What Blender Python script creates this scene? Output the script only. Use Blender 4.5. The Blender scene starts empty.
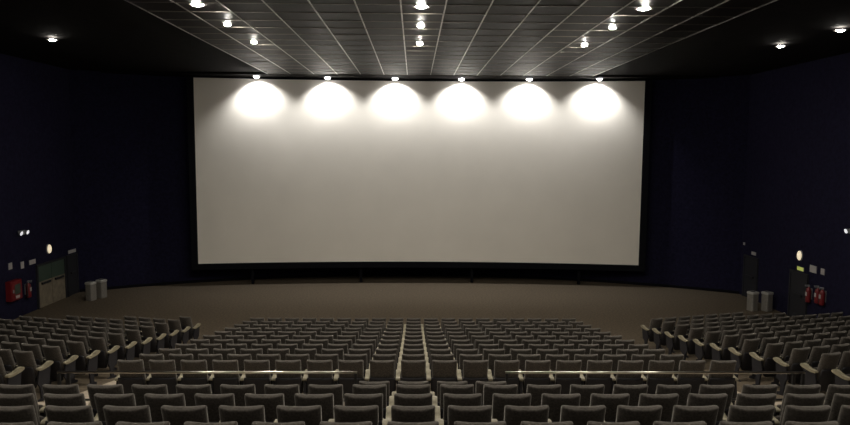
import bpy, bmesh, math, random
from mathutils import Vector, Matrix

S = bpy.context.scene
COL = S.collection
random.seed(7)
R = math.radians
ORD = ['', 'first', 'second', 'third', 'fourth', 'fifth', 'sixth', 'seventh', 'eighth', 'ninth', 'tenth', 'eleventh', 'twelfth', 'thirteenth', 'fourteenth', 'fifteenth']

# ------------------------------------------------------------------ camera, world, exposure
EYE = 6.25                                   # camera height above the flat floor in front of the screen
cam_d = bpy.data.cameras.new('camera')
cam_d.sensor_fit = 'HORIZONTAL'; cam_d.sensor_width = 36.0
cam_d.lens = 665.0 / 850.0 * 36.0
cam_d.clip_start = 0.05; cam_d.clip_end = 200
cam = bpy.data.objects.new('camera', cam_d); COL.objects.link(cam)
cam.location = (0, 0, EYE)
base = Matrix.Rotation(R(-0.9435), 3, 'Z') @ Matrix.Rotation(R(90 - 5.369), 3, 'X')
cam.rotation_euler = (base @ Matrix.Rotation(0.006, 3, 'Z')).to_euler()      # held a hair off level
S.camera = cam

W = bpy.data.worlds.new('world'); S.world = W
W.use_nodes = True
W.node_tree.nodes['Background'].inputs[0].default_value = (0.004, 0.004, 0.006, 1)
W.node_tree.nodes['Background'].inputs[1].default_value = 1.0

S.view_settings.view_transform = 'Standard'
S.view_settings.look = 'None'
S.view_settings.exposure = 0.0
S.view_settings.gamma = 1.0
S.view_settings.use_curve_mapping = False

DOWN_L = 1080.0        # radiance of a downlight's diffuser
REAR_L = 500.0        # the ones over the rear seats
SIDE_L = 90.0         # the weaker ones over the wings
WASH_W = 470.0        # spot power of each wall washer in front of the screen
LAMP = (1.0, 0.95, 0.85)
CEIL = EYE + 3.25

# ------------------------------------------------------------------ materials
def mat(name, col, rough=0.8, metal=0.0, noise=0.0, nscale=20.0, bump=0.0, sheen=0.0, col2=None, spec=0.5, emit=None, emit_s=0.0):
    m = bpy.data.materials.new(name); m.use_nodes = True
    nt = m.node_tree; b = nt.nodes['Principled BSDF']
    b.inputs['Base Color'].default_value = (*col, 1)
    b.inputs['Roughness'].default_value = rough
    b.inputs['Metallic'].default_value = metal
    b.inputs['Specular IOR Level'].default_value = spec
    if sheen:
        b.inputs['Sheen Weight'].default_value = sheen
        b.inputs['Sheen Roughness'].default_value = 0.35
        b.inputs['Sheen Tint'].default_value = (1.0, 0.93, 0.82, 1)
    if emit:
        b.inputs['Emission Color'].default_value = (*emit, 1)
        b.inputs['Emission Strength'].default_value = emit_s
    if noise or bump:
        tc = nt.nodes.new('ShaderNodeTexCoord')
        n = nt.nodes.new('ShaderNodeTexNoise')
        n.inputs['Scale'].default_value = nscale; n.inputs['Detail'].default_value = 3
        nt.links.new(tc.outputs['Object'], n.inputs['Vector'])
        if noise:
            r = nt.nodes.new('ShaderNodeValToRGB')
            c2 = col2 or tuple(c * (1 + noise) for c in col)
            c1 = tuple(c * (1 - noise) for c in col)
            r.color_ramp.elements[0].position = 0.3; r.color_ramp.elements[1].position = 0.7
            r.color_ramp.elements[0].color = (*c1, 1); r.color_ramp.elements[1].color = (*c2, 1)
            nt.links.new(n.outputs['Fac'], r.inputs['Fac'])
            nt.links.new(r.outputs['Color'], b.inputs['Base Color'])
        if bump:
            bp = nt.nodes.new('ShaderNodeBump'); bp.inputs['Strength'].default_value = bump
            bp.inputs['Distance'].default_value = 0.01
            nt.links.new(n.outputs['Fac'], bp.inputs['Height'])
            nt.links.new(bp.outputs['Normal'], b.inputs['Normal'])
    return m

M = dict(
    wall=mat('navy_wall_fabric', (0.012, 0.011, 0.028), 0.95, noise=0.25, nscale=9, spec=0.1),
    black=mat('black_velvet', (0.006, 0.006, 0.008), 0.95, spec=0.1),
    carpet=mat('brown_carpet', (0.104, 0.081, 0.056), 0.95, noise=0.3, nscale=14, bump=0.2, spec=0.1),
    aisle=mat('beige_aisle_floor', (0.42, 0.35, 0.27), 0.9, noise=0.2, nscale=14, bump=0.2, spec=0.1),
    ceil=mat('dark_grey_ceiling_panel', (0.012, 0.0105, 0.010), 0.5, noise=0.15, nscale=5, spec=0.10),
    tee=mat('pale_metal_runner', (0.36, 0.335, 0.31), 0.33, metal=1.0),
    tee2=mat('grey_cross_runner', (0.20, 0.18, 0.155), 0.38, metal=0.9),
    void=mat('black_ceiling_paint', (0.010, 0.009, 0.009), 0.9, noise=0.2, nscale=3, spec=0.05),
    screen=mat('screen_vinyl', (0.85, 0.79, 0.69), 0.9, noise=0.02, nscale=0.7, spec=0.1),
    fabric=mat('grey_brown_seat_fabric', (0.070, 0.061, 0.052), 0.95, noise=0.35, nscale=42, bump=0.3, sheen=0.42, spec=0.1),
    fabric2=mat('grey_seat_cushion_fabric', (0.045, 0.039, 0.034), 0.95, noise=0.3, nscale=42, sheen=0.3, spec=0.1),
    shell=mat('black_seat_shell', (0.012, 0.011, 0.013), 0.6, spec=0.3),
    stand=mat('dark_seat_standard', (0.016, 0.015, 0.018), 0.6, spec=0.3),
    arm=mat('tan_armrest', (0.25, 0.22, 0.15), 0.55, noise=0.15, nscale=18, spec=0.3),
    rail=mat('polished_rail_steel', (0.62, 0.58, 0.50), 0.28, metal=1.0),
    post=mat('black_painted_post', (0.014, 0.013, 0.013), 0.5),
    diff=mat('lit_lamp_diffuser', (0.9, 0.9, 0.9), 0.5, emit=LAMP, emit_s=DOWN_L),
    diff2=mat('lit_side_lamp_diffuser', (0.9, 0.9, 0.9), 0.5, emit=LAMP, emit_s=SIDE_L),
    diffw=mat('lit_wash_lamp_diffuser', (0.9, 0.9, 0.9), 0.5, emit=(0.98, 0.98, 1.0), emit_s=30.0),
    diff3=mat('lit_rear_lamp_diffuser', (0.9, 0.9, 0.9), 0.5, emit=LAMP, emit_s=REAR_L),
    ring=mat('dark_lamp_trim', (0.10, 0.09, 0.08), 0.5),
    bin=mat('brushed_bin_steel', (0.27, 0.25, 0.22), 0.55, metal=0.4, noise=0.1, nscale=12),
    bintop=mat('bin_rim_lit_tone', (0.5, 0.48, 0.44), 0.4, metal=0.3),  # paler than the body: light on the bin tops put into the colour
    leaf=mat('tan_door_laminate', (0.20, 0.165, 0.115), 0.7, noise=0.2, nscale=6),
    leafd=mat('dark_door_paint', (0.012, 0.012, 0.016), 0.7),
    glass=mat('dark_green_door_glass', (0.05, 0.075, 0.055), 0.35),
    red=mat('red_fire_paint', (0.16, 0.009, 0.012), 0.45),
    sign=mat('white_sign_plate', (0.45, 0.42, 0.40), 0.6),
    green=mat('lit_exit_sign', (0.5, 0.6, 0.2), 0.5, emit=(0.75, 0.8, 0.15), emit_s=0.30),
    glow=mat('lit_bulkhead_lens', (0.9, 0.85, 0.7), 0.5, emit=(1.0, 0.82, 0.55), emit_s=0.65),
    glow2=mat('lit_emergency_lens', (0.9, 0.9, 0.9), 0.5, emit=(0.95, 0.95, 1.0), emit_s=0.7),
    housing=mat('grey_lamp_housing', (0.25, 0.25, 0.26), 0.6),
)

# ------------------------------------------------------------------ helpers
def link(name, bm, m, parent=None, loc=(0, 0, 0), rotz=0, smooth=False):
    me = bpy.data.meshes.new(name)
    bmesh.ops.recalc_face_normals(bm, faces=bm.faces)
    if smooth:
        for f in bm.faces: f.smooth = True
    bm.to_mesh(me); bm.free()
    me.materials.append(M[m])
    return put(name, me, parent, loc, rotz)
def put(name, me, parent=None, loc=(0, 0, 0), rotz=0, scale=None):
    o = bpy.data.objects.new(name, me); COL.objects.link(o)
    if parent: o.parent = parent
    o.location = loc; o.rotation_euler = (0, 0, rotz)
    if scale: o.scale = scale
    return o
def thing(name, label, cat, loc=(0, 0, 0), rotz=0, group=None):
    o = bpy.data.objects.new(name, None); COL.objects.link(o)
    o.location = loc; o.rotation_euler = (0, 0, rotz)
    o.empty_display_size = 0.1
    o['label'] = label; o['category'] = cat
    if group: o['group'] = group
    return o
def struct(o):
    o['kind'] = 'structure'; return o
def box(bm, x0, x1, y0, y1, z0, z1, bev=0.0):
    r = bmesh.ops.create_cube(bm, size=1.0)
    for v in r['verts']:
        v.co = Vector(((x0 + x1) / 2 + v.co.x * (x1 - x0), (y0 + y1) / 2 + v.co.y * (y1 - y0), (z0 + z1) / 2 + v.co.z * (z1 - z0)))
    if bev:
        es = set(e for v in r['verts'] for e in v.link_edges)
        bmesh.ops.bevel(bm, geom=list(es), offset=bev, segments=2, affect='EDGES', profile=0.6)
    return bm
def cyl(bm, p, q, r, n=12, r2=None):
    p, q = Vector(p), Vector(q); d = q - p
    res = bmesh.ops.create_cone(bm, cap_ends=True, segments=n, radius1=r, radius2=r if r2 is None else r2, depth=d.length)
    mt = Matrix.Translation((p + q) / 2) @ d.to_track_quat('Z', 'Y').to_matrix().to_4x4()
    bmesh.ops.transform(bm, matrix=mt, verts=res['verts'])
    return bm
def loft(bm, rings):
    vs = [[bm.verts.new(c) for c in r] for r in rings]
    n = len(vs[0])
    for a, b in zip(vs, vs[1:]):
        for i in range(n):
            bm.faces.new((a[i], a[(i + 1) % n], b[(i + 1) % n], b[i]))
    bm.faces.new(vs[0][::-1]); bm.faces.new(vs[-1])
    return bm
def prism(bm, prof, x0, x1, bev=0.0):
    a = [bm.verts.new((x0, y, z)) for y, z in prof]; b = [bm.verts.new((x1, y, z)) for y, z in prof]
    n = len(prof)
    fs = [bm.faces.new(a[::-1]), bm.faces.new(b)]
    for i in range(n): fs.append(bm.faces.new((a[i], a[(i + 1) % n], b[(i + 1) % n], b[i])))
    if bev:
        es = [e for e in bm.edges if abs(e.verts[0].co.x - e.verts[1].co.x) < 1e-6]
        bmesh.ops.bevel(bm, geom=es, offset=bev, segments=2, affect='EDGES')
    return bm
def mesh_of(name, bm, m, smooth=True):
    bmesh.ops.recalc_face_normals(bm, faces=bm.faces)
    me = bpy.data.meshes.new(name)
    for f in bm.faces: f.smooth = smooth
    bm.to_mesh(me); bm.free(); me.materials.append(M[m]); return me
def superring(w, d, n, fn, p=3.5):
    out = []
    for i in range(n):
        a = 2 * math.pi * (i + 0.5) / n
        c, s = math.cos(a), math.sin(a)
        x = w * math.copysign(abs(c) ** (2 / p), c); y = d * math.copysign(abs(s) ** (2 / p), s)
        out.append(fn(x, y))
    return out

# ------------------------------------------------------------------ the room
XL, XR, YB = -14.6, 14.4, -2.5
TH = math.tan(R(15))
def drop(y, x=0.0):                           # how far the floor lies below the eye
    u = y - max(0.0, abs(x) - 7.2) * TH
    u = max(u, 10.85)
    t = u - 11.1
    d = 3.604 + 0.20 * t - 0.0027 * t * t + 0.95 if u < 21.5 else 9
    return min(d, EYE)
def floor_z(y, x=0.0): return EYE - drop(y, x)

def arc_y(x, y0, rad, xc=0.0): return y0 - rad + math.sqrt(rad * rad - (x - xc) ** 2)
def wall_y(x): return arc_y(x, 32.75, 28.0, -0.1)
def screen_y(x): return arc_y(x, 30.9, 64.0, 0.25)

# floor: carpet rising from the screen, one continuous raked sheet
xs = [XL] + [-14.0 + 0.4 * i for i in range(71)] + [XR]
ys = [9.6, 10.2, 10.85] + [11.1 + 0.3 * i for i in range(36)] + [22.5, 24, 26, 28, 30, 33.2]
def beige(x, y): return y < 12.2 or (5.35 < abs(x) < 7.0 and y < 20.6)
def floor_sheet(want):
    bm = bmesh.new(); vs = {}
    def vert(x, y):
        if (x, y) not in vs: vs[(x, y)] = bm.verts.new((x, y, floor_z(y, x)))
        return vs[(x, y)]
    for y0, y1 in zip(ys, ys[1:]):
        for x0, x1 in zip(xs, xs[1:]):
            if beige((x0 + x1) / 2, (y0 + y1) / 2) == want:
                bm.faces.new((vert(x0, y0), vert(x1, y0), vert(x1, y1), vert(x0, y1)))
    return bm
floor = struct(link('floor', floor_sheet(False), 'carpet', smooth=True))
link('aisle_floor', floor_sheet(True), 'aisle', floor, smooth=True)  # aisle part of the sheet, much paler beige than the rest
# terraces of the rear tier, each a step of its own
REAR_Y0, REAR_P = 8.16, 0.95
def rear_z(k): return EYE - 3.92 + 0.239 * k  # k = 0 is the long row nearest the screen
def step(y0, y1, z, m='carpet'):
    b = box(bmesh.new(), XL, XR, y0, y1, -0.2, z)
    return link('step', b, m, floor)
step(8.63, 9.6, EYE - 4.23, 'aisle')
for k in range(11): step(REAR_Y0 + 0.47 - REAR_P * (k + 1), REAR_Y0 + 0.47 - REAR_P * k, rear_z(k))
step(YB, REAR_Y0 + 0.47 - REAR_P * 11, rear_z(11))

def slab(name, m, *d): return struct(link(name, box(bmesh.new(), *d), m))
slab('wall_left', 'wall', XL - 0.3, XL, YB - 0.3, 29.2, -0.3, CEIL + 0.3)
slab('wall_right', 'wall', XR, XR + 0.3, YB - 0.3, 29.2, -0.3, CEIL + 0.3)
slab('wall_back', 'wall', XL, XR, YB - 0.3, YB, -0.3, CEIL + 0.3)
bm = bmesh.new()
N = 48
for i in range(N):
    xa = XL + (XR - XL) * i / N; xb = XL + (XR - XL) * (i + 1) / N
    v = [bm.verts.new(c) for c in ((xa, wall_y(xa), -0.3), (xb, wall_y(xb), -0.3), (xb, wall_y(xb), CEIL + 0.3), (xa, wall_y(xa), CEIL + 0.3),
                                   (xa, wall_y(xa) + 0.3, -0.3), (xb, wall_y(xb) + 0.3, -0.3), (xb, wall_y(xb) + 0.3, CEIL + 0.3), (xa, wall_y(xa) + 0.3, CEIL + 0.3))]
    for q in ((0, 1, 2, 3), (5, 4, 7, 6), (3, 2, 6, 7), (1, 0, 4, 5)): bm.faces.new([v[j] for j in q])
bmesh.ops.remove_doubles(bm, verts=bm.verts, dist=1e-4)
struct(link('wall_front', bm, 'wall', smooth=False))
# baseboard under the screen
bm = bmesh.new()
for i in range(N):
    xa = XL + 0.02 + (XR - XL - 0.04) * i / N; xb = XL + 0.02 + (XR - XL - 0.04) * (i + 1) / N
    v = [bm.verts.new(c) for c in ((xa, wall_y(xa) - 0.03, 0), (xb, wall_y(xb) - 0.03, 0), (xb, wall_y(xb) - 0.03, 0.12), (xa, wall_y(xa) - 0.03, 0.12),
                                   (xa, wall_y(xa), 0.12), (xb, wall_y(xb), 0.12))]
    bm.faces.new(v[:4]); bm.faces.new((v[3], v[2], v[5], v[4]))
struct(link('baseboard_front', bm, 'black'))

# ceiling: black painted, with a raft of 1 m panels down the middle between pale runners and thin cross runners
CE = 29.3
ceil = slab('ceiling', 'void', XL, XR, YB, 33.0, CEIL + 0.0501, CEIL + 0.3)
def panel_mesh(dx):
    b = box(bmesh.new(), -dx / 2 + 0.018, dx / 2 - 0.018, -0.482, 0.482, 0, 0.05)
    me = bpy.data.meshes.new('ceiling_panel'); b.to_mesh(me); b.free(); me.materials.append(M['ceil']); return me
PX = 1.01
xs0 = [-0.32 + PX * i for i in range(-6, 9)]
px_list, rest = [], bmesh.new()
pm = panel_mesh(PX)
cells = []
for i, x in enumerate(xs0[:-1]):
    for j in range(32):
        cells.append((x + PX / 2, CE - 0.5 - j))
def seen(x, y, z, marg=0):
    v = cam_inv @ Vector((x, y, z))
    if v.z > -0.3: return None
    u = 425 + 665 * v.x / -v.z; w = 212.5 - 665 * v.y / -v.z
    return (u, w, -v.z) if -marg <= u <= 850 + marg and -marg <= w <= 425 + marg else None
cam_inv = (Matrix.Translation(cam.location) @ cam.rotation_euler.to_matrix().to_4x4()).inverted()
vis = sorted([c for c in cells if seen(c[0], c[1], CEIL)], key=lambda c: seen(c[0], c[1], CEIL)[2])
near = set(vis[:290])
for c in cells:
    if c in near:
        put('ceiling_panel', pm, ceil, (c[0], c[1], CEIL + random.uniform(0, 0.006)))
    else:
        box(rest, c[0] - PX / 2 + 0.018, c[0] + PX / 2 - 0.018, c[1] - 0.482, c[1] + 0.482, CEIL, CEIL + 0.05)
o = link('ceiling_panels', rest, 'ceil', ceil); o['kind'] = 'stuff'
rm = bpy.data.meshes.new('runner'); b = box(bmesh.new(), -0.014, 0.014, YB + 0.1, CE, -0.012, 0.05); b.to_mesh(rm); b.free(); rm.materials.append(M['tee'])
for x in xs0:
    put('runner', rm, ceil, (x, 0, CEIL))
cm = bpy.data.meshes.new('cross_runner'); b = box(bmesh.new(), xs0[0], xs0[-1], -0.012, 0.012, -0.010, 0.045); b.to_mesh(cm); b.free(); cm.materials.append(M['tee2'])
for j in range(32):
    put('cross_runner', cm, ceil, (0, CE - j, CEIL))
# dark bulkhead between the last panels and the screen wall
slab('trim_1', 'void', XL, XR, CE + 0.02, 33.0, CEIL - 0.02, CEIL + 0.05)

# ------------------------------------------------------------------ the screen
SX0, SX1, SZ0, SZ1 = -9.82, 10.34, EYE - 5.225, EYE + 3.14
scr = thing('cinema_screen', 'huge pale curved projection screen with black masking, lit from above', 'screen', (0.25, 30.9, 0))
def sheet(bm, x0, x1, z0, z1, off, th, n=40, corner=0.0):
    P = []
    for i in range(n + 1):
        x = x0 + (x1 - x0) * i / n; y = screen_y(x) - off
        zz0, zz1 = z0, z1
        if corner and (i in (0, n)): zz0, zz1 = z0 + corner, z1 - corner
        P.append([bm.verts.new((x - 0.25, yy - 30.9, z)) for yy, z in ((y, zz0), (y, zz1), (y + th, zz1), (y + th, zz0))])
    for a, b in zip(P, P[1:]):
        for q in range(4): bm.faces.new((a[q], a[(q + 1) % 4], b[(q + 1) % 4], b[q]))
    bm.faces.new(P[0]); bm.faces.new(P[-1][::-1])
    return bm
link('screen_surface', sheet(bmesh.new(), SX0, SX1, SZ0, SZ1, 0, 0.03), 'screen', scr, smooth=False)
F = 0.28
link('masking_side', sheet(bmesh.new(), SX0 - F, SX0, SZ0 - F, SZ1 + 0.06, 0.04, 0.12, 4), 'black', scr)
link('masking_side', sheet(bmesh.new(), SX1, SX1 + F, SZ0 - F, SZ1 + 0.06, 0.04, 0.12, 4), 'black', scr)
link('masking_top', sheet(bmesh.new(), SX0, SX1, SZ1, SZ1 + 0.06, 0.04, 0.12), 'black', scr)
link('masking_bottom', sheet(bmesh.new(), SX0, SX1, SZ0 - F, SZ0, 0.04, 0.12), 'black', scr)
for x in (-7.5, -2.5, 2.75, 7.75):               # legs carrying the frame
    b = box(bmesh.new(), x - 0.06 - 0.25, x + 0.06 - 0.25, screen_y(x) - 30.9 + 0.2, screen_y(x) - 30.9 + 0.32, 0, SZ1)
    link('frame_leg', b, 'black', scr)

# ------------------------------------------------------------------ lamps
def disc_mesh(name, r, m, h=0.012):
    b = cyl(bmesh.new(), (0, 0, -h), (0, 0, 0), r, 20)
    me = bpy.data.meshes.new(name); b.to_mesh(me); b.free(); me.materials.append(M[m]); return me
def ring_mesh(name, r0, r1, h, m):
    b = bmesh.new(); n = 24; rg = []
    for r, z in ((r0, 0), (r0, -h), (r1, -h), (r1 + 0.01, 0)):
        rg.append([b.verts.new((r * math.cos(2 * math.pi * i / n), r * math.sin(2 * math.pi * i / n), z)) for i in range(n)])
    for a, c in zip(rg, rg[1:]):
        for i in range(n): b.faces.new((a[i], a[(i + 1) % n], c[(i + 1) % n], c[i]))
    me = bpy.data.meshes.new(name); b.to_mesh(me); b.free(); me.materials.append(M[m]); return me
def dome_mesh(name, r, h, m, n=12):
    rings = [[(r * a * math.cos(2 * math.pi * i / n), r * a * math.sin(2 * math.pi * i / n), -h * d) for i in range(n)] for a, d in ((1, 0), (.96, .3), (.8, .62), (.5, .88), (.15, .995))]
    return mesh_of(name, loft(bmesh.new(), rings), m)
d_main, d_side = dome_mesh('diffuser', 0.11, 0.045, 'diff'), dome_mesh('diffuser', 0.10, 0.06, 'diff2')
d_rear = dome_mesh('diffuser', 0.11, 0.045, 'diff3')
r_main = ring_mesh('trim_ring', 0.122, 0.165, 0.02, 'ring')
def downlight(x, y, label, disc=d_main, sc=1.0, group='ceiling downlights'):
    t = thing('ceiling_downlight', label, 'ceiling light', (x, y, CEIL - 0.013), 0, group)
    put('diffuser', disc, t, scale=(sc, sc, 1)); put('trim_ring', r_main, t, scale=(sc, sc, 1))
rows = [(20.7, 'nearest the screen'), (17.8, 'middle of the three'), (15.4, 'farthest from the screen')]
for x, cn in ((-4.89, 'left of the middle'), (0.15, 'along the middle'), (5.2, 'right of the middle')):
    for y, rn in rows:
        downlight(x, y, 'lit round ceiling downlight in the row %s, %s' % (cn, rn), sc=1.15 if y < 16 else 0.72)
    for q, y in enumerate((12.9, 10.4, 7.9, 5.4, 2.9)):
        downlight(x, y, 'round ceiling downlight above the rear seats, row %s, %s toward the camera' % (cn, ORD[q + 1]), d_rear, 0.9, group='ceiling downlights over the rear seats')
downlight(-10.86, 20.5, 'lone dim downlight in the dark ceiling near the left wall', d_side)
downlight(11.16, 20.5, 'dim downlight in the dark ceiling near the right wall, closer to the screen', d_side)
downlight(11.26, 17.8, 'dim downlight in the dark ceiling near the right wall, farther from the screen', d_side)

wd = dome_mesh('lamp_lens', 0.135, 0.11, 'diffw'); wr = ring_mesh('trim_ring', 0.138, 0.165, 0.03, 'ring')
names = ['first', 'second', 'third', 'fourth', 'fifth', 'sixth']
for i, (x, dy) in enumerate(((-6.98, 0.6), (-3.89, 0.6), (-0.88, 0.6), (2.1, 0.6), (5.13, 0.6), (8.2, 0.6))):
    t = thing('wall_washer', 'small spotlight above the screen, %s of six from the left' % names[i], 'spotlight', (x, screen_y(x) - dy, CEIL - 0.033), 0, 'spotlights above the screen')
    put('lamp_lens', wd, t); put('trim_ring', wr, t)
    ld = bpy.data.lights.new('wash_beam', 'SPOT')
    ld.energy = WASH_W; ld.color = (0.97, 0.98, 1.0)
    ld.spot_size = R(124); ld.spot_blend = 0.6; ld.shadow_soft_size = 0.05
    lo = bpy.data.objects.new('wash_beam', ld); COL.objects.link(lo); lo.parent = t
    lo.location = (0, 0, -0.125); lo.rotation_euler = (R(26), 0, 0)

# ------------------------------------------------------------------ seats
def back_bm(n=20):
    rings = []
    for t, w, d in ((0.0, .185, .035), (.06, .202, .052), (.45, .210, .060), (.80, .213, .060), (.955, .214, .060), (.988, .212, .056), (1.0, .205, .046)):
        z = .44 + .545 * t
        yc = .045 - .155 * t
        rings.append(superring(w, d, n, lambda x, y, z=z, yc=yc, t=t: (x, yc + y + .045 * (x / .23) ** 2, z + (.012 * (x / .23) ** 2 * t))))
    return loft(bmesh.new(), rings)
def shell_bm(n=16):
    rings = []
    for t, w, d in ((0.0, .16, .010), (.08, .205, .020), (.6, .222, .022), (.92, .222, .020), (1.0, .210, .008)):
        z = .24 + .45 * t
        yc = .000 - .112 * t
        rings.append(superring(w, d, n, lambda x, y, z=z, yc=yc: (x, yc + y + .045 * (x / .23) ** 2, z)))
    return loft(bmesh.new(), rings)
def cushion_bm(n=16):
    rings = []                                   # tipped up
    for t, w, d in ((0.0, .17, .03), (.08, .205, .058), (.6, .215, .062), (.92, .212, .055), (1.0, .18, .03)):
        z = .30 + .34 * t
        yc = .215 - .06 * t
        rings.append(superring(w, d, n, lambda x, y, z=z, yc=yc: (x, yc + y, z)))
    return loft(bmesh.new(), rings)
STAND = [(-.06, -.05), (.22, -.05), (.22, .02), (.14, .05), (.15, .24), (.25, .30), (.29, .615), (.02, .595), (-.03, .36), (.03, .26), (.05, .05), (-.06, .02)]
ARM = [(-.02, .625), (.0, .652), (.05, .650), (.10, .642), (.15, .655), (.20, .695), (.26, .712), (.33, .702), (.36, .665), (.33, .635), (.24, .620), (.14, .602), (.07, .595), (.0, .600)]
def smooth_prof(p):
    q = []
    for a, b in zip(p, p[1:] + p[:1]):
        q.append((a[0] * .75 + b[0] * .25, a[1] * .75 + b[1] * .25)); q.append((a[0] * .25 + b[0] * .75, a[1] * .25 + b[1] * .75))
    return q
ME = dict(
    backrest=mesh_of('backrest', back_bm(), 'fabric'),
    back_shell=mesh_of('back_shell', shell_bm(), 'shell'),
    seat_cushion=mesh_of('seat_cushion', cushion_bm(), 'fabric2'),
    support=mesh_of('support', prism(bmesh.new(), STAND, -.018, .018), 'stand', False),
    armrest=mesh_of('armrest', prism(bmesh.new(), smooth_prof(ARM), -.038, .038, .008), 'arm', False),
)
def seat_parts(pitch, end):
    sx = .92 if pitch < .52 else 1.0
    out = [('backrest', 0, sx), ('back_shell', 0, sx), ('seat_cushion', 0, sx), ('support', -pitch / 2, 1), ('armrest', -pitch / 2, 1)]
    if end: out += [('support', pitch / 2, 1), ('armrest', pitch / 2, 1)]
    return out

seats = []        # (x, y, z, rotz, pitch, end, label, group)
def side_word(c):
    if c == 0: return 'middle column'
    return '%s %s of middle' % (ORD[abs(c)], 'left' if c < 0 else 'right')
P, PR = 0.532, 0.548      # seat pitch of the centre block, of the rear block
for c in range(-1, 3):
    seats.append((c * PR, 9.15, EYE - 4.23, 0, PR, c == 2, 'grey cinema chair in the short row of four between the rails, ' + ['left end', 'second from left', 'third from left', 'right end'][c + 1], 'short row of four seats'))
rear_n = ['long row just behind the rails', 'second long row behind the rails', 'third long row behind the rails', 'last row at the bottom edge']
for k in range(4):
    for c in range(-12, 13):
        seats.append((c * PR, REAR_Y0 - REAR_P * k, rear_z(k), 0, PR, c == 12, 'grey cinema chair, %s, %s' % (rear_n[k], side_word(c)), 'rear block seats'))
for k in range(11):
    y = 11.1 + 0.9 * k
    hi = 10 if k == 0 else 9
    for c in range(-9, hi + 1):
        rn = 'row right in front of the rails' if k == 0 else '%s centre row from the rails' % ORD[k + 1]
        seats.append((c * P, y, floor_z(y), 0, P, c == hi, 'grey cinema chair, %s, %s' % (rn, side_word(c)), 'centre block seats'))
PS, TA = 0.50, R(15)
for side in (-1, 1):
    for k in range(11):
        if side < 0: ay, ax = 11.66 + .89 * k, -7.14 + .03 * k
        else: ay, ax = 11.24 + .895 * k, 7.55 - .03 * k
        for j in range(12):
            dd = PS * (j + .5)
            x = ax + side * dd * math.cos(TA); y = ay - 0.18 + dd * math.sin(TA)
            if (EYE - floor_z(y, x) - .98) / y < (.2535 if side < 0 else .2464): continue                    # the block ends square to the hall
            lab = 'dark cinema chair, %s side block, %s row from nearest, %s' % ('left' if side < 0 else 'right', ORD[k + 1], 'at the aisle' if j == 0 else '%s from aisle' % ORD[j + 1])
            seats.append((x, y, floor_z(y, x), TA * side, PS, (j == 0 if side > 0 else j == 0), lab, '%s side block seats' % ('left' if side < 0 else 'right')))
cand = []
for s in seats:
    q = seen(s[0], s[1], s[2] + .93, 12)
    cand.append((q[2] if q else 1e6, s))
cand.sort(key=lambda a: a[0])
stuff_parts = {}
for n, (dist, s) in enumerate(cand):
    x, y, z, rz, pitch, end, label, group = s
    flip = -1 if (pitch < .52 and x < 0) else 1          # in the left block the aisle end is the seat's right side
    parts = seat_parts(pitch, end and pitch > .52)
    if pitch < .52:
        parts = [(a, (abs(o) if x < 0 else -abs(o)) if a in ('support', 'armrest') else o, sc) for a, o, sc in parts]
    if n < 300 and dist < 1e5:
        t = thing('cinema_chair', label, 'seat', (x, y, z), rz, group)
        for a, o, sc in parts:
            put(a, ME[a], t, (o, 0, 0), scale=(sc, 1, 1))
    else:
        blk = 'far' if dist < 1e5 else 'edge'
        for a, o, sc in parts:
            stuff_parts.setdefault((blk, a), []).append(Matrix.Translation((x, y, z)) @ Matrix.Rotation(rz, 4, 'Z') @ Matrix.Translation((o, 0, 0)) @ Matrix.Diagonal((sc, 1, 1, 1)))
import numpy as np
stuff_roots = {}
for (blk, a), mats in stuff_parts.items():
    src = ME[a]; nv = len(src.vertices)
    co = np.empty(nv * 3, 'f'); src.vertices.foreach_get('co', co); co = co.reshape(-1, 3)
    faces0 = [tuple(p.vertices) for p in src.polygons]
    V, Fc = [], []
    for i, mt in enumerate(mats):
        m3 = np.array(mt)
        V.append(co @ m3[:3, :3].T + m3[:3, 3])
        Fc += [tuple(v + i * nv for v in f) for f in faces0]
    me = bpy.data.meshes.new(a)
    me.from_pydata(np.concatenate(V).tolist(), [], Fc); me.materials.append(src.materials[0])
    sm = src.polygons[0].use_smooth
    me.polygons.foreach_set('use_smooth', [sm] * len(me.polygons))
    if blk not in stuff_roots:
        lab = 'farthest rows of dark cinema seats, near the screen and side walls' if blk == 'far' else 'ends of the cinema seat rows running on past the edges of the picture'
        r = thing('far_seat_rows' if blk == 'far' else 'seat_row_ends', lab, 'seats'); r['kind'] = 'stuff'
        stuff_roots[blk] = r
    o = put(a, me, stuff_roots[blk]); o['kind'] = 'stuff'

# ------------------------------------------------------------------ guard rails on the tier edge
def guard_rail(x0, x1, label, free):
    z0 = EYE - 4.23; h = 0.965
    t = thing('guard_rail', label, 'railing', ((x0 + x1) / 2, 9.54, z0), 0, 'guard rails behind the centre block')
    L = (x1 - x0) / 2
    link('top_rail', cyl(bmesh.new(), (-L, 0, h), (L, 0, h), .018, 12), 'rail', t, smooth=True)
    link('lower_rail', cyl(bmesh.new(), (-L + .05, 0, .55), (L - .05, 0, .55), .016, 10), 'post', t, smooth=True)
    pp = [-L + .02, L - .02] + ([-L + .16] if free < 0 else [L - .16])
    for p in pp:
        b = box(bmesh.new(), p - .02, p + .02, -.02, .02, 0.012, h - .015); box(b, p - .05, p + .05, -.05, .05, 0, .012)
        link('post', b, 'post', t)
guard_rail(-5.2, -0.83, 'steel guard rail behind the centre seats, left of the short row', -1)
guard_rail(1.36, 5.82, 'steel guard rail behind the centre seats, right of the short row', 1)

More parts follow.
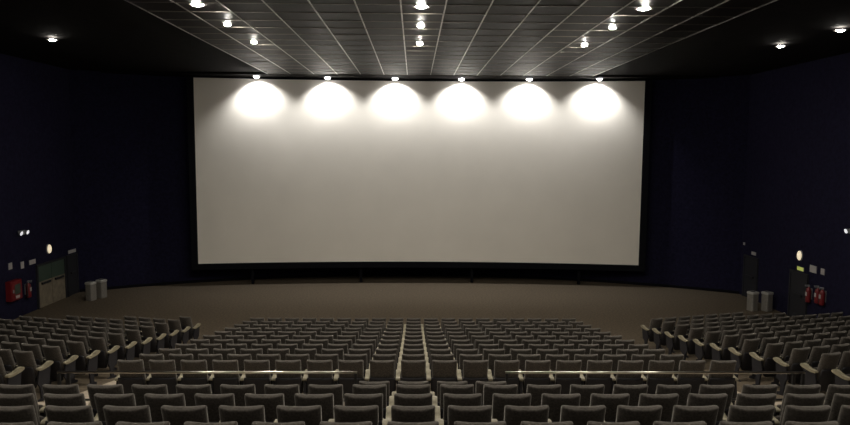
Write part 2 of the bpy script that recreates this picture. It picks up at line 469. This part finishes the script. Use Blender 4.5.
# ------------------------------------------------------------------ doors in the side walls
def door(n, side, y0, y1, h, leafm, two, glassm=None, barz=.95):
    X = XL if side < 0 else XR
    s = -side                                         # into the room
    def bx(a, b, c, d, e, f): 
        lo, hi = sorted((X + s * a, X + s * b)); return box(bmesh.new(), lo, hi, c, d, e, f)
    b = bx(0, .07, y0 - .08, y0, 0, h + .08)
    o = struct(link('door_%d' % n, b, 'leafd'))
    link('door_frame', bx(0, .07, y1, y1 + .08, 0, h + .08), 'leafd', o)
    link('door_head', bx(0, .07, y0, y1, h, h + .08), 'leafd', o)
    parts = [(y0, (y0 + y1) / 2 - .006), ((y0 + y1) / 2 + .006, y1)] if two else [(y0, y1)]
    for a, c in parts:
        lf = link('door_leaf', bx(.0, .04, a + .005, c - .005, .01, h - .005 if not glassm else barz + .08), leafm, o)
        if glassm:
            link('door_glass', bx(.005, .03, a + .005, c - .005, barz + .085, h - .005), glassm, o)
        bar = bx(.075, .11, a + .18, c - .18, barz - .03, barz + .05)
        for e in (a + .2, c - .26):
            lo, hi = sorted((X + s * .04, X + s * .08)); box(bar, lo, hi, e, e + .06, barz - .03, barz + .05)
        link('push_bar', bar, 'leafd', lf)
        link('kick_plate', bx(.04, .045, a + .04, c - .04, .04, .22), leafm, lf)
    return o
door(1, -1, 25.66, 27.62, 1.66, 'leaf', True, 'glass')
door(2, -1, 27.9, 28.62, 1.66, 'leafd', False)
door(3, 1, 23.75, 24.75, 1.74, 'leafd', False)
door(4, 1, 27.3, 28.3, 1.74, 'leafd', False)

# ------------------------------------------------------------------ things on the side walls
def on_wall(name, label, cat, side, y, z, group=None):
    # local +Y points into the room, X runs along the wall
    return thing(name, label, cat, (XL if side < 0 else XR, y, z), R(-90) if side < 0 else R(90), group)
def sign(side, y, z, w, h, label, m='sign', name='wall_sign', group='small signs on the walls', cat='sign'):
    t = on_wall(name, label, cat, side, y, z, group)
    link('backing', box(bmesh.new(), -w / 2, w / 2, 0, .02, -h / 2, h / 2, .004), 'housing', t)
    link('face', box(bmesh.new(), -w / 2 + .01, w / 2 - .01, .02, .024, -h / 2 + .01, h / 2 - .01), m, t)
def bulkhead(side, y, z, label):
    t = on_wall('bulkhead_lamp', label, 'wall lamp', side, y, z, 'oval bulkhead lamps')
    def oval(w, h, d0, d1, k=1.0):
        b = bmesh.new(); n = 20
        rings = [[(a * w * math.cos(2 * math.pi * i / n), d, a * h * math.sin(2 * math.pi * i / n)) for i in range(n)] for a, d in ((1, d0), (1, d0 + (d1 - d0) * .4), (.85, d0 + (d1 - d0) * .8), (.5, d1))]
        return loft(b, rings)
    link('housing', oval(.15, .20, 0, .05), 'housing', t, smooth=True)
    link('lens', oval(.125, .175, .045, .10), 'glow', t, smooth=True)
def twin_lamp(side, y, z, label):
    t = on_wall('emergency_lamp', label, 'emergency lamp', side, y, z, 'twin emergency lamps')
    link('battery_box', box(bmesh.new(), -.16, .16, 0, .10, -.10, .06, .01), 'housing', t)
    for sx in (-.2, .2):
        b = cyl(bmesh.new(), (sx, .06, .0), (sx, .16, -.03), .05, 14, .085)
        h = link('lamp_head', b, 'housing', t, smooth=False)
        link('lens', cyl(bmesh.new(), (sx, .155, -.0285), (sx, .168, -.0325), .078, 14), 'glow2', h)
def extinguisher(side, y, z, label):
    t = on_wall('fire_extinguisher', label, 'fire extinguisher', side, y, z, 'fire extinguishers')
    b = bmesh.new(); n = 16
    prof = [(.0, 0.03), (.085, 0.0), (.09, .03), (.09, .42), (.075, .49), (.03, .53), (.03, .56)]
    loft(b, [[(r_ * math.cos(2 * math.pi * i / n), .12 + r_ * math.sin(2 * math.pi * i / n), zz - .25) for i in range(n)] for r_, zz in prof[1:]])
    link('cylinder', b, 'red', t, smooth=True)
    v = box(bmesh.new(), -.025, .025, .09, .15, .30, .36); box(v, -.02, .02, .10, .26, .36, .38); box(v, -.02, .02, .10, .24, .325, .34)
    link('valve', v, 'housing', t)
    hs = cyl(bmesh.new(), (.03, .12, .33), (.11, .14, .26), .014, 8); cyl(hs, (.11, .14, .26), (.115, .15, -.06), .014, 8); cyl(hs, (.115, .15, -.06), (.115, .15, -.2), .018, 8, .03)
    link('hose', hs, 'post', t)
    link('bracket', box(bmesh.new(), -.04, .04, 0, .035, -.15, .25), 'housing', t)
    link('instruction_label', box(bmesh.new(), -.05, .05, .205, .213, -.02, .12), 'sign', t)
def hose_cabinet(side, y, z, label):
    t = on_wall('fire_hose_cabinet', label, 'hose cabinet', side, y, z)
    link('body', box(bmesh.new(), -.33, .33, 0, .20, -.36, .36, .012), 'red', t)
    d = link('door', box(bmesh.new(), -.30, .30, .20, .222, -.33, .33, .006), 'red', t)
    link('handle', box(bmesh.new(), .22, .26, .222, .25, -.06, .06), 'housing', d)
    link('window', box(bmesh.new(), -.2, .14, .2225, .228, -.14, .22), 'glass', d)
    link('notice', box(bmesh.new(), -.14, .1, .2225, .227, -.29, -.19), 'sign', d)

hose_cabinet(-1, 23.98, 1.10, 'red fire hose cabinet low on the dark left wall')
extinguisher(-1, 24.85, 0.9, 'red fire extinguisher on left wall between hose cabinet and tan door')
sign(-1, 23.99, 1.98, .22, .24, 'small white sign on left wall above the red hose cabinet')
sign(-1, 24.72, 1.89, .20, .26, 'small white sign on left wall above the red extinguisher')
sign(-1, 25.38, 1.9, .42, .18, 'wide white sign on left wall just before the tan double door')
sign(-1, 28.33, 1.86, .62, .15, 'long pale sign above the dark door beside the left bins')
bulkhead(-1, 26.52, 2.23, 'oval glowing wall lamp above the tan double door on the left')
twin_lamp(-1, 24.72, 3.13, 'twin-headed emergency lamp high on the dark left wall')

extinguisher(1, 23.46, 1.1, 'red fire extinguisher on right wall next to the dark exit door')
extinguisher(1, 22.92, 1.18, 'red fire extinguisher on right wall, second from the dark exit door')
extinguisher(1, 22.65, 1.18, 'red fire extinguisher on right wall, farthest from the dark exit door')
sign(1, 23.44, 2.06, .40, .26, 'larger pale sign above the extinguishers on the right wall')
sign(1, 22.88, 2.07, .22, .22, 'smaller pale sign above the extinguishers on the right wall')
sign(1, 24.22, 1.93, .42, .15, 'yellow-green lit exit sign over the dark door on right wall', 'green', 'exit_sign', 'exit signs')
bulkhead(1, 24.27, 2.42, 'oval glowing wall lamp above the yellow-green sign on right wall')
twin_lamp(1, 21.35, 3.7, 'twin-headed emergency lamp high on right wall at the picture edge')
sign(1, 27.65, 1.97, .36, .14, 'pale sign above the dark door beside the right bins')
sign(1, 28.5, 2.27, .14, .12, 'tiny pale wall box high on the right wall near the screen', group=None or 'small signs on the walls')

# ------------------------------------------------------------------ pairs of litter bins
def bin_(x, y, label, rz):
    t = thing('litter_bin', label, 'bin', (x, y, 0), rz, 'steel litter bins')
    n = 20
    b = loft(bmesh.new(), [superring(w, w, n, lambda px, py, z=z: (px, py, z), 6) for w, z in ((.15, 0), (.16, .02), (.16, .66), (.155, .67))])
    link('body', b, 'bin', t, smooth=False)
    b = loft(bmesh.new(), [superring(w, w, n, lambda px, py, z=z: (px, py, z), 6) for w, z in ((.155, .67), (.175, .68), (.175, .74), (.16, .76))])
    lid = link('lid', b, 'bintop', t)
    link('opening', cyl(bmesh.new(), (0, 0, .761), (0, 0, .764), .09, 16), 'post', lid)
bin_(-13.3, 27.2, 'square steel litter bin by the left wall, nearer the tan door', R(-20))
bin_(-13.1, 27.7, 'square steel litter bin by the left wall, nearer the screen', R(-20))
bin_(13.40, 25.65, 'square steel litter bin by the right wall, nearer the screen', R(20))
bin_(13.95, 25.6, 'square steel litter bin by the right wall, nearer the exit door', R(20))
